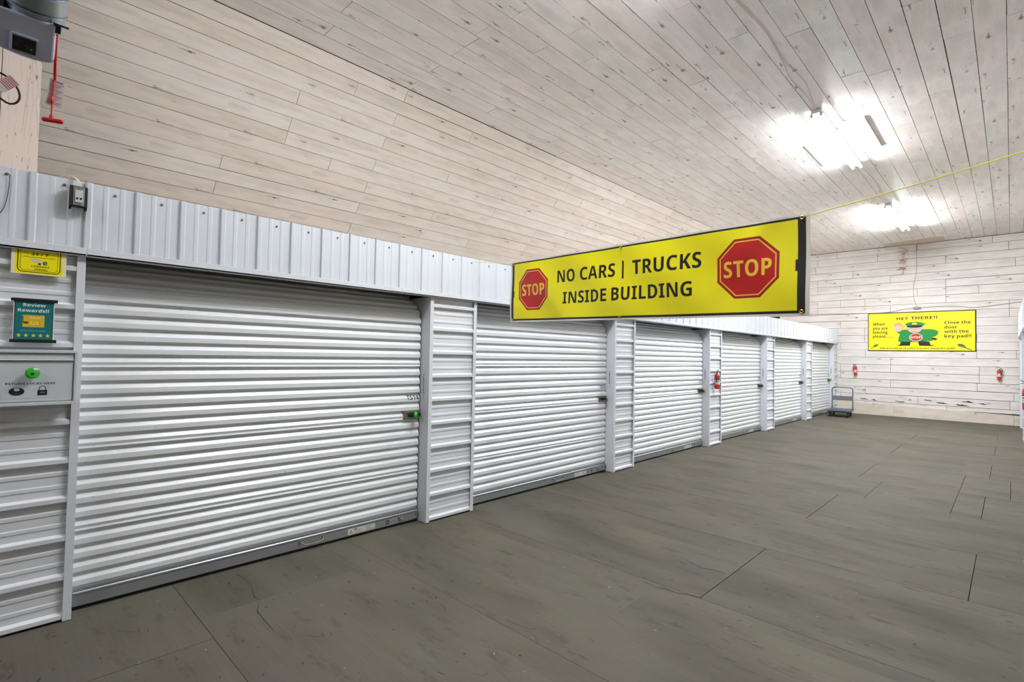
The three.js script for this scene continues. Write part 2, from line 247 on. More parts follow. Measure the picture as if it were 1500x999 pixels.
{ // floor: sheets of painted plywood, laid in staggered rows
  const g = structure('floor');
  part('floor_slab', lim(-7.9, RX + 0.2, -0.3, -0.0215, FA - 0.2, BA + 0.2), gapMat, g);
  const edges = [-1.66, -0.34, 0.97, 2.28, 3.51, 4.86, 6.09, 7.5, 8.8, 10.2, 11.58, 12.9, 14.2, 15.5, 16.8, 18.1, BA];
  const splits = { 1: [-3.3, -0.6], 2: [-0.3], 3: [-0.2], 4: [-1.56], 5: [-0.23], 6: [-1.56], 7: [-1.3, -0.5, -0.245], 8: [-1.592, -0.5, -0.02], 9: [-0.24], 10: [-1.6] }, open = { 2: 1, 4: 1, 7: 1, 9: 1 };
  for (let r = 0; r + 1 < edges.length; r++) {
    const xs = [-4.36, ...(splits[r] || (r % 2 ? [-0.24] : [-1.58])), 1.04, 3.66, 6.28, RX];
    for (let i = 0; i + 1 < xs.length; i++) {
      const gap = 0.003 + rnd() * 0.004, w = xs[i + 1] - xs[i] - gap, d = edges[r + 1] - edges[r] - (open[r] ? 0.004 : 0.0012) - rnd() * 0.002;
      const b = new THREE.BoxGeometry(w, 0.02, d), p = b.attributes.position, u = b.attributes.uv, ou = rnd() * 5, ov = rnd() * 5;
      for (let k = 0; k < p.count; k++) u.setXY(k, p.getX(k) / 2.62 + ou, p.getZ(k) / 1.31 + ov);
      const m = part('plywood_sheet', b, floorMats[(r * 3 + i * 2 + (r >> 1)) % 4], g);
      m.position.set((xs[i] + xs[i + 1]) / 2, -0.01 - rnd() * 0.0012, -(edges[r] + edges[r + 1]) / 2);
    }
  }
  for (const run of [[[-4.12, 1.357], [-3.9, 1.372], [-3.66, 1.318], [-3.6, 1.33], [-3.45, 1.262], [-3.134, 1.246]], [[-1.957, 3.469], [-1.86, 3.438], [-1.78, 3.478], [-1.7, 3.47], [-1.64, 3.51], [-1.551, 3.525]], [[-1.95, 4.09], [-1.86, 4.05], [-1.772, 4.023], [-1.7, 4.06], [-1.593, 4.047]]]) {
    const sh = new THREE.Shape(run.map(([x, a], i) => new THREE.Vector2(x, a + 0.0005)).concat(run.slice().reverse().map(([x, a], i) => new THREE.Vector2(x + 0.002, a - (i % 2 ? 0.007 : 0.0025)))));
    part('crack', new THREE.ShapeGeometry(sh).rotateX(-Math.PI / 2).translate(0, 0.0006, 0), gapMat, g);     // split in the plywood
  }
  part('floor_boards', lim(-7.6, -4.362, -0.02, -0.001, FA, BA), mat.plain, g);
  part('floor_sheet', lim(-4.36, RX, -0.02, 0, FA, -1.665), floorMats[0], g);
}

// ---------------------------------------------------------------- lamps: bare twin tubes on a channel
function lampFixture(x, a0, a1, power, label) {              // power: fresh tubes shine brighter than old ones
  const t = thing('fluorescent_lamp', label, 'lamp', [x, H, -(a0 + a1) / 2], 'twin tube ceiling lamps over the aisle'), L = a1 - a0;
  part('housing', new RoundedBoxGeometry(0.13, 0.06, L, 2, 0.008).translate(0, -0.032, 0), mat.fixture, t);
  for (const s of [-1, 1]) {
    part('tube', new THREE.CylinderGeometry(0.019, 0.019, L - 0.06, 12).rotateX(Math.PI / 2).translate(s * 0.06, -0.092, 0), mat.lamp, t);
    for (const e of [-1, 1]) part('socket', new RoundedBoxGeometry(0.035, 0.06, 0.025, 1, 0.004).translate(s * 0.06, -0.084, e * (L / 2 - 0.018)), mat.fixture, t);
  }
  for (const [dx, dy] of [[0, -1], [1, -1.05], [-1, -1.05]]) {           // a bare tube shines all round
    const l = new THREE.RectAreaLight(0xf8fbff, LAMP * power * (dx ? 0.9 : 1), L - 0.1, 0.12); l.position.set(x + dx * 0.09, H - 0.09 + dy * 0.035, -(a0 + a1) / 2);
    l.lookAt(l.position.x + dx, l.position.y + dy, l.position.z); l.castShadow = true; scene.add(l);
  }
}
lampFixture(-1.99, 1.7, 4.45, 0.85, 'bare twin tube lamp on the ceiling just above the hanging banner');
lampFixture(-1.99, 8.2, 10.95, 1.05, 'larger glowing twin tube lamp on the board ceiling beside a raised patch board');
lampFixture(-1.99, -4.8, -2.05, 0.4, 'bare twin tube lamp on the ceiling behind the door opener');
lampFixture(-1.99, 14.2, 17.0, 1.42, 'smaller glowing twin tube lamp on the ceiling close to the back wall');

// ---------------------------------------------------------------- storage units: profiles
const HH = 2.222, HS = 2.683, PANEL = 0.2345;
function ribs(s0, s1, phase, pitch, major = 0.019, minor = 0.0035, edge = 0.03) {      // farm-panel profile: tall ribs with two shallow ones between
  const pts = [[0, s0]], add = (h, s) => { if (s > s0 + 1e-4 && s < s1 - 1e-4) pts.push([h, s]); };
  for (let k = Math.floor((s0 - phase) / pitch) - 1; phase + k * pitch < s1 + pitch; k++) {
    const c = phase + k * pitch;
    add(0, c - edge); add(major, c - 0.012); add(major, c + 0.012); add(0, c + edge);
    for (const f of [1 / 3, 2 / 3]) { const m = c + f * pitch; add(0, m - 0.016); add(minor, m - 0.009); add(minor, m + 0.009); add(0, m + 0.016); }
  }
  pts.push([0, s1]); return pts;
}
const SLAT = 0.0865, CURVE = [];                                          // roll-up curtain: path goes up, then back over its drum
{
  const wave = (t) => { t -= Math.floor(t); const k = [[0, 0], [0.02, 0.001], [0.08, 0.0185], [0.105, 0.02], [0.47, 0.02], [0.5, 0.019], [0.8, 0.001], [0.83, 0], [1, 0]]; for (let i = 1; i < k.length; i++) if (t <= k[i][0]) { const f = (t - k[i - 1][0]) / (k[i][0] - k[i - 1][0]); return k[i - 1][1] + f * (k[i][1] - k[i - 1][1]); } return 0; };
  const stops = [0, 0.02, 0.08, 0.105, 0.25, 0.47, 0.5, 0.8, 0.83, 0.92], y0 = 0.141, straight = 1.985 - y0, R = 0.2;
  CURVE.push([0.004, 0.105], [0.004, 0.1405]);
  for (let n = 0; n < 27; n++) for (const f of stops) {
    const s = (n + f) * SLAT; let hgt = wave(f); if (n % 6 === 4 && f === 0.25) hgt -= 0.005;
    let x, y, th;
    if (s <= straight) { x = 0; y = y0 + s; th = 0; } else { th = Math.min((s - straight) / R, 1.02); const e = s - straight - th * R; x = -R * (1 - Math.cos(th)) - e * Math.sin(th); y = y0 + straight + R * Math.sin(th) + e * Math.cos(th); }
    CURVE.push([x + hgt * Math.cos(th), y + hgt * Math.sin(th)]);
  }
}
function curtainGeo(x, a0, a1) { return strip(CURVE.map(([u, v]) => [u + x, v]), -a0, -a1); }
function fit(x, text, x0, x1, top, base, font = 'bold') {                  // lettering stretched to the width and cap height seen
  x.save(); x.font = `${font} 100px sans-serif`; const m = x.measureText(text), w = m.actualBoundingBoxRight + m.actualBoundingBoxLeft, cap = x.measureText('H').actualBoundingBoxAscent;
  x.translate(x0, base); x.scale((x1 - x0) / w, (base - top) / cap); x.fillText(text, m.actualBoundingBoxLeft, 0); x.restore();
}
function numberDecal(text) {
  const c = canvas(256, 128), x = c.getContext('2d'); x.fillStyle = '#101010'; x.font = 'bold 104px sans-serif'; fit(x, text, 6, 250, 8, 122);
  const m = M({ map: tex(c), roughness: 0.5, transparent: true, side: THREE.DoubleSide }); return m;
}
// a pane of print: w wide along the aisle, h tall, facing the aisle (+x)
function facing(w, h, x, y, a) { return new THREE.PlaneGeometry(w, h).rotateY(Math.PI / 2).translate(x, y, -a); }
const warningTex = (() => { const c = canvas(512, 96), x = c.getContext('2d'); x.fillStyle = '#c9cac4'; x.fillRect(0, 0, 512, 96); x.fillStyle = '#d98a12'; x.beginPath(); x.moveTo(20, 80); x.lineTo(58, 14); x.lineTo(96, 80); x.fill(); x.fillStyle = '#333'; x.fillRect(104, 14, 70, 14); for (let i = 0; i < 5; i++) { x.fillStyle = '#777'; x.fillRect(110, 36 + i * 11, 190 - (i % 3) * 30, 4); } x.strokeStyle = '#555'; x.lineWidth = 4; x.strokeRect(330, 12, 168, 70); for (let i = 0; i < 5; i++) x.fillRect(342, 22 + i * 11, 120 - (i % 2) * 40, 5); return print(c); })();
const markTex = (() => { const c = canvas(256, 96), x = c.getContext('2d'); x.fillStyle = '#8d9194'; x.fillRect(0, 0, 256, 96); x.fillStyle = '#151515'; x.fillRect(8, 8, 80, 80); x.strokeStyle = '#8d9194'; x.lineWidth = 12; x.beginPath(); x.moveTo(24, 24); x.lineTo(72, 72); x.moveTo(72, 24); x.lineTo(24, 72); x.stroke(); x.fillStyle = '#555'; x.fillRect(110, 40, 120, 10); x.fillRect(110, 58, 80, 8); return print(c); })();
const brandTex = (() => { const c = canvas(64, 512), x = c.getContext('2d'); x.fillStyle = '#1d2733'; x.save(); x.translate(32, 20); x.beginPath(); x.moveTo(-18, -10); x.lineTo(18, -10); x.lineTo(0, 24); x.fill(); x.restore(); for (let i = 0; i < 9; i++) { x.fillStyle = i < 2 ? '#20262e' : '#5d6a80'; x.fillRect(16 + (i % 3) * 3, 62 + i * 36, 26, 26); } x.fillStyle = '#78808c'; x.fillRect(26, 400, 8, 90); return M({ map: tex(c), roughness: 0.5, transparent: true }); })();

const CX = FX - 0.155;                                                     // curtain plane
function pullHandle(a, parent) {
  const g = part('pull_handle', [tube([V(CX + 0.035, 0.078, a - 0.1), V(CX + 0.06, 0.06, a - 0.075), V(CX + 0.062, 0.055, a), V(CX + 0.06, 0.06, a + 0.075), V(CX + 0.035, 0.078, a + 0.1)], 0.005, 20, 6), ...[-1, 1].map((s) => cyl(V(CX + 0.03, 0.078, a + s * 0.1), V(CX + 0.042, 0.078, a + s * 0.1), 0.016, 0.012, 12))], mat.zinc, parent); return g;
}
function rollDoor(a0, a1, number, label) {
  const t = thing('roll_up_door', label, 'door', [CX, 0, -(a0 + a1) / 2], 'roll-up doors of the storage units'); const o = new THREE.Vector3(-CX, 0, (a0 + a1) / 2);
  const mv = (g) => g.translate(o.x, o.y, o.z);
  part('curtain', mv(curtainGeo(CX, a0 + 0.012, a1 - 0.012)), mat.curtain, t);
  const bar = part('bottom_bar', [mv(strip([[CX + 0.004, 0.126], [CX + 0.02, 0.126], [CX + 0.02, 0.126]].reverse(), -a0 - 0.015, -a1 + 0.015)), mv(rlim(CX - 0.01, CX + 0.03, 0.024, 0.098, a0 + 0.015, a1 - 0.015, 0.003)), mv(cyl(V(CX + 0.022, 0.104, a0 + 0.015), V(CX + 0.022, 0.104, a1 - 0.015), 0.0125, 0.0125, 12))], mat.bar, t);
  part('floor_seal', mv(lim(CX - 0.004, CX + 0.022, 0.001, 0.025, a0 + 0.01, a1 - 0.01)), mat.rubber, t, 'black rubber strip along the floor');
  for (const a of [a0 + 0.59 * (a1 - a0), a1 - 0.12]) { const g = new THREE.Group(); pullHandle(a, bar).geometry.translate(o.x, o.y, o.z); }
  part('warning_sticker', mv(facing(0.27, 0.05, CX + 0.0312, 0.06, a1 - 0.62)), warningTex, bar); part('maker_sticker', mv(facing(0.13, 0.045, CX + 0.0312, 0.06, a1 - 0.31)), markTex, bar);
  // number in vinyl over one slat, following its shape
  const i0 = CURVE.findIndex((p) => p[1] > 1.196), i1 = CURVE.findIndex((p) => p[1] > 1.25), run = CURVE.slice(i0, i1 + 1).map(([u, v]) => [u + CX + 0.0012, v]);
  const d = strip(run, -(a1 - 0.165), -(a1 - 0.015)), u = d.attributes.uv, len = run.slice(1).reduce((s, p, i) => s + Math.hypot(p[0] - run[i][0], p[1] - run[i][1]), 0);
  for (let i = 0; i < u.count; i++) u.setXY(i, (u.getX(i) - (a1 - 0.165)) / 0.15, u.getY(i) / len);
  part('unit_number', mv(d), numberDecal(number), t);
  const latch = part('latch', [mv(rlim(CX + 0.012, CX + 0.024, 1.012, 1.098, a1 - 0.2, a1 - 0.004, 0.003)), mv(rlim(CX + 0.022, CX + 0.032, 1.074, 1.094, a1 - 0.185, a1 - 0.01, 0.002)), mv(rlim(CX + 0.022, CX + 0.032, 1.016, 1.034, a1 - 0.185, a1 - 0.01, 0.002))], mat.zinc, t, 'steel sliding latch');
  part('latch_bolt', [mv(rlim(CX + 0.024, CX + 0.036, 1.042, 1.068, a1 - 0.15, a1 - 0.004, 0.003)), mv(cyl(V(CX + 0.03, 1.055, a1 - 0.14), V(CX + 0.055, 1.055, a1 - 0.14), 0.008, 0.008, 10))], mat.dark, latch);
  return t;
}
function discLock(a, y, x, m, label, group, tilt = 0.5) {                  // round lock hung on a latch
  const t = thing('disc_lock', label, 'lock', [x, y, -a], group); t.rotation.y = tilt;
  part('body', new THREE.LatheGeometry([[0, -0.014], [0.028, -0.014], [0.035, -0.01], [0.036, 0], [0.035, 0.01], [0.028, 0.014], [0, 0.014]].map((p) => new THREE.Vector2(...p)), 28).rotateZ(-Math.PI / 2), m, t);
  part('shackle_notch', new RoundedBoxGeometry(0.03, 0.022, 0.03, 2, 0.004).translate(0, 0.018, -0.012), mat.steel, t); part('keyhole', new THREE.CylinderGeometry(0.008, 0.008, 0.004, 14).rotateZ(Math.PI / 2).translate(0.015, -0.004, 0.006), mat.black, t);
  return t;
}
function jamb(aFlange0, aFlange1, aWeb, parent) {                          // folded steel channel at one side of a door
  const s = aWeb < (aFlange0 + aFlange1) / 2 ? 1 : -1;
  return part('jamb', [rlim(FX - 0.004, FX, 0.004, HH, aFlange0, aFlange1, 0.0015), s > 0 ? lim(FX - 0.19, FX - 0.001, 0.004, HH, aWeb, aWeb + 0.004) : lim(FX - 0.19, FX - 0.001, 0.004, HH, aWeb - 0.004, aWeb), lim(FX - 0.5, FX - 0.19, 1.9, HH, s > 0 ? aWeb : aWeb - 0.004, s > 0 ? aWeb + 0.004 : aWeb)], mat.jamb, parent);
}
function fillerPanel(a0, a1, label, left = true, right = true) {
  const t = thing('corrugated_panel', label, 'panel', [FX, 0, -(a0 + a1) / 2], 'ribbed panels between the doors');
  const before = t.children.length;
  part('ribbed_sheet', strip(ribs(0.006, HH, 0.03, PANEL, 0.019, 0.003, 0.025).map(([h, s]) => [FX - 0.028 + h * 1.25, s]), -a0 - 0.006, -a1 + 0.006), mat.sheet, t);
  if (left) { jamb(a0, a0 + 0.042, a0, t); const st = new THREE.PlaneGeometry(0.045, 0.26).translate(FX - 0.085, 1.33, -a0 + 0.0006); part('maker_strip', st, brandTex, t); }
  if (right) jamb(a1 - 0.042, a1, a1, t);
  t.children.slice(before).forEach((m) => m.geometry.translate(-FX, 0, (a0 + a1) / 2));
  return t;
}
// ---------------------------------------------------------------- storage units: the left row
const doorSpans = [[0.415, 3.053, 'TS14'], [3.667, 6.349, 'TS15'], [6.916, 9.601, 'TS16'], [10.18, 12.783, 'TS17'], [13.352, 16.021, 'TS18'], [16.583, 19.13, 'TS19']];
const doorLabels = ['largest white corrugated roll-up door, marked TS14, beside the lock return box', 'white corrugated roll-up door marked TS15, under the left end of the banner', 'white roll-up door just before the panel with the fire extinguisher', 'white roll-up door just past the panel with the fire extinguisher', 'second white roll-up door past the panel with the fire extinguisher', 'smallest white roll-up door, beside the platform cart at the back wall'];
doorSpans.forEach(([a0, a1, n], i) => rollDoor(a0, a1, n, doorLabels[i]));
fillerPanel(-0.95, 0.415, 'large ribbed white panel with the signs and the lock return box on it', false, true);
const fillerLabels = ['narrow ribbed white panel between the TS14 door and the TS15 door', 'narrow ribbed white panel below the middle of the yellow banner', 'narrow ribbed white panel that carries a fire extinguisher', 'narrow ribbed white panel next past the one with the extinguisher', 'narrow ribbed white panel beside the last, smallest roll-up door', 'end panel of ribbed white steel between the last door and back wall'];
doorSpans.forEach(([, a], i) => fillerPanel(a, i < 5 ? doorSpans[i + 1][0] : 19.6, fillerLabels[i], true, i < 5));
discLock(2.965, 1.052, CX + 0.074, mat.green, 'bright green disc lock on the latch of door TS14', 'disc locks on the door latches', 0.75);
discLock(19.06, 1.06, CX + 0.074, mat.green, 'small green lock on the farthest door by the cart', 'disc locks on the door latches', 0.75);
const greyLock = M({ color: S('#6f6c62'), roughness: 0.35, metalness: 0.8 });
[[6.27, 'dull steel disc lock on the latch of door TS15'], [9.53, 'dull steel disc lock left of the panel with the fire extinguisher'], [12.72, 'dull steel disc lock on the door just past the fire extinguisher panel'], [15.95, 'dull steel disc lock on the next to last roll-up door']].forEach(([a, l]) => discLock(a, 1.055, CX + 0.074, greyLock, l, 'disc locks on the door latches', 0.75));
{ // boxes that close the units behind their fronts
  const g = structure('partition_left');
  part('unit_roof', lim(-7.55, FX - 0.05, 2.56, 2.6, FA + 0.01, BA - 0.005), mat.white, g);
  part('header_beam', lim(FX - 0.5, FX - 0.05, 2.25, 2.55, -0.95, BA - 0.01), mat.soffit, g);
  part('unit_back', lim(LX + 0.3, LX + 0.34, 0, 2.555, -0.95, BA - 0.01), mat.dark, g);
  part('unit_end', lim(LX + 0.01, FX - 0.2, 0, 2.555, -1.0, -0.96), mat.white, g);
  part('unit_divider', doorSpans.map(([, a]) => lim(LX + 0.35, FX - 0.3, 0, 2.24, a + 0.2, a + 0.23)), mat.dark, g);
}
{ // ribbed siding over the doors, with its trim and screws
  const t = thing('metal_siding', 'long band of white ribbed metal siding running above all the left doors', 'siding', [FX, HH, 0]);
  const seams = [-0.95, 0.415, 2.7, 5.2, 7.75, 10.2, 12.75, 15.2, 17.6, 19.5], at = (g) => g.translate(-FX, -HH, 0);
  for (let i = 0; i + 1 < seams.length; i++) {
    const s = strip(ribs(seams[i] - 0.02, seams[i + 1] + 0.012, 0.415, 0.2525, 0.016, 0.0028, 0.019).map(([h, q]) => [h + (i % 2) * 0.0012, q]), HS, HH + 0.012).rotateX(-Math.PI / 2).translate(FX + 0.001, 0, 0);
    part('siding_sheet', at(s), mat.siding, t);
    part('trim', [at(rlim(FX - 0.02, FX + 0.027, HH, HH + 0.014, seams[i], seams[i + 1] - 0.002, 0.002)), at(rlim(FX + 0.022, FX + 0.027, HH, HH + 0.05, seams[i], seams[i + 1] - 0.002, 0.0015))], mat.trim, t);
  }
  const screw = mergeGeometries([new THREE.CylinderGeometry(0.008, 0.009, 0.004, 10), new THREE.CylinderGeometry(0.005, 0.005, 0.008, 6).translate(0, 0.004, 0)]).rotateZ(-Math.PI / 2);
  for (let k = 0; k < 40; k++) { const m = part('screw', screw, mat.zinc, t); m.position.set(0.003, HS - HH - 0.05, -(0.545 + 0.2525 * k)); }
  for (const a of [0.05, 0.3]) { const m = part('screw', screw, mat.zinc, t); m.position.set(0.003, HS - HH - 0.04, -a); }
  part('end_flashing', at(rlim(FX - 0.03, FX + 0.012, HH, HS, 19.49, 19.52, 0.002)), mat.siding, t);
}
{ // the right row, seen edge-on from beside it
  const g = structure('partition_right'); g.position.set(0.262, 0, 0); g.rotation.y = Math.PI + 0.006;
  const h2 = 2.42, top = 2.96, A = [[-18.95, -16.1], [-15.5, -12.8], [-12.2, -9.55], [-8.95, -6.3], [-5.7, -3.2]];
  part('siding_sheet', strip(ribs(-19.45, -2.65, 0.1, 0.2525, 0.016, 0.003, 0.019), top, h2).rotateX(-Math.PI / 2), mat.siding, g);
  part('trim', [rlim(-0.02, 0.022, h2 - 0.05, h2, -19.45, -2.65, 0.002)], mat.trim, g);
  let prev = -19.45;
  for (const [a0, a1] of [...A, [-2.65, 0]]) {
    part('ribbed_sheet', strip(ribs(0.006, h2 - 0.05, 0.03, PANEL).map(([h, s]) => [h * 1.2 - 0.024, s]), -prev - 0.01, -a0 + 0.01), mat.sheet, g);
    part('jamb', [lim(-0.004, 0, 0.004, h2 - 0.05, a0 - 0.06, a0), lim(-0.2, -0.001, 0.004, h2 - 0.05, a0 - 0.004, a0), lim(-0.004, 0, 0.004, h2 - 0.05, prev, prev + 0.06), lim(-0.2, -0.001, 0.004, h2 - 0.05, prev, prev + 0.004)], mat.jamb, g);
    if (a1) part('door_curtain', toCreasedNormals(strip(CURVE.map(([u, v]) => [u - 0.155, v * 1.09 - 0.12]), -a0 - 0.01, -a1 + 0.01, true), 0.6), mat.curtain, g);
    prev = a1;
  }
  part('unit_roof', lim(-1.8, -0.03, top - 0.1, top - 0.06, -19.5, -2.65), mat.white, g); part('unit_back', lim(-1.8, -1.76, 0, top, -19.5, -2.65), mat.white, g);
  part('unit_end', [lim(-1.8, -0.01, 0, top, -2.65, -2.62), lim(-0.5, -0.16, h2 - 0.1, top - 0.1, -19.4, -2.7)], mat.white, g);
}

// ---------------------------------------------------------------- hanging banner
function octagon(x, cx, cy, rx, ry) { x.beginPath(); for (let i = 0; i < 8; i++) { const a = Math.PI / 8 + i * Math.PI / 4; x.lineTo(cx + Math.cos(a) * rx / Math.cos(Math.PI / 8), cy + Math.sin(a) * ry / Math.cos(Math.PI / 8)); } x.closePath(); }
function stopSign(x, cx, cy, rx, ry, edge, ring, face, ink) {
  x.fillStyle = edge; octagon(x, cx, cy, rx, ry); x.fill(); x.fillStyle = ring; octagon(x, cx, cy, rx * 0.92, ry * 0.92); x.fill(); x.fillStyle = face; octagon(x, cx, cy, rx * 0.875, ry * 0.875); x.fill();
  x.fillStyle = ink; fit(x, 'STOP', cx - rx * 0.78, cx + rx * 0.78, cy - ry * 0.27, cy + ry * 0.28);
}
{
  const TL = new THREE.Vector3(-3.671, 2.609, -3.733), TR = new THREE.Vector3(-0.8525, 2.54, -3.397), ex = TR.clone().sub(TL), W = Math.hypot(ex.x, ex.z), Hb = 0.611;
  ex.divideScalar(W); const n = new THREE.Vector3(-ex.z, 0, ex.x).normalize(); if (n.z < 0) n.negate();
  const c = canvas(2048, 440), x = c.getContext('2d'), k = 2048 / 2.838, q = 440 / Hb; x.setTransform(k, 0, 0, q, 0, 0);
  x.fillStyle = '#d9d7cf'; x.fillRect(0, 0, 3, 1); x.fillStyle = '#191411'; x.fillRect(0.022, 0.012, 2.792, 0.585); x.fillStyle = '#f1e500'; x.fillRect(0.055, 0.025, 2.713, 0.555);
  x.fillStyle = '#191411'; x.fillRect(2.755, 0.27, 0.02, 0.07); x.fillRect(0.05, 0.3, 0.014, 0.06);
  stopSign(x, 0.345, 0.296, 0.212, 0.199, '#9c0f07', '#f6b53c', '#bf1409', '#f5c73a'); stopSign(x, 2.455, 0.291, 0.206, 0.197, '#9c0f07', '#f6b53c', '#bd0f09', '#f5c73a');
  x.fillStyle = '#080705'; fit(x, 'NO', 0.678, 0.9, 0.143, 0.255); fit(x, 'CARS', 0.965, 1.36, 0.143, 0.255); x.fillRect(1.43, 0.134, 0.018, 0.145); fit(x, 'TRUCKS', 1.535, 2.13, 0.143, 0.254);
  fit(x, 'INSIDE', 0.754, 1.277, 0.347, 0.453); fit(x, 'BUILDING', 1.33, 2.06, 0.345, 0.452);
  const wave = (s, t) => 0.006 * Math.sin(s * 4.1 + t * 5) * (0.3 + t) + 0.004 * Math.sin(s * 9.3 - t * 11) + 0.009 * Math.exp(-Math.pow((s - 2.6 + t * 0.9) / 0.09, 2)) * (0.62 - t) + 0.008 * Math.exp(-Math.pow((s - 0.2 - t * 1.0) / 0.1, 2)) * t;
  const cloth = (off, flip) => { const g = new THREE.PlaneGeometry(1, 1, 110, 26), p = g.attributes.position, u = g.attributes.uv; for (let i = 0; i < p.count; i++) { const s = (flip ? 1 - u.getX(i) : u.getX(i)) * W, t = (1 - u.getY(i)) * Hb, f = wave(s, t) + off, v = TL.clone().addScaledVector(ex, s).addScaledVector(n, f); p.setXYZ(i, v.x - TL.x, v.y - t - TL.y, v.z - TL.z); } g.computeVertexNormals(); return g; };
  const t = thing('banner', 'long yellow banner hung across the aisle reading NO CARS TRUCKS INSIDE BUILDING', 'banner', TL.toArray());
  part('printed_face', cloth(0.0008), print(c, 0.42), t); part('back_face', cloth(-0.0008, true), mat.white, t);
  for (const s of [0.035, 1.42, 2.795]) for (const d of [0.02, 0.588]) { const m = part('grommet', new THREE.TorusGeometry(0.0095, 0.0042, 8, 18), mat.brass, t); m.position.copy(ex).multiplyScalar(s).addScaledVector(n, wave(s, d) + 0.003); m.position.y -= d; m.lookAt(m.position.clone().add(n).add(new THREE.Vector3())); m.rotation.set(0, Math.atan2(n.x, n.z), 0); }
  const s1 = tag(part('string', tube([V(FX + 0.024, 2.645, 3.597), V(-3.9, 2.625, 3.66), V(-3.63, 2.592, 3.732)], 0.003, 12, 5), mat.yellow, scene), 'short yellow string tying the left end of the banner to the siding', 'string'); s1.name = numbered('hanging_string');
  const s2 = tag(part('string', tube([V(-0.885, 2.525, 3.4), V(-0.4, 2.58, 3.35), V(0.047, 2.64, 3.3), V(0.235, 2.665, 3.275)], 0.0032, 20, 5), mat.yellow, scene), 'long yellow string running from the right end of the banner out of the picture', 'string'); s2.name = numbered('hanging_string');
}
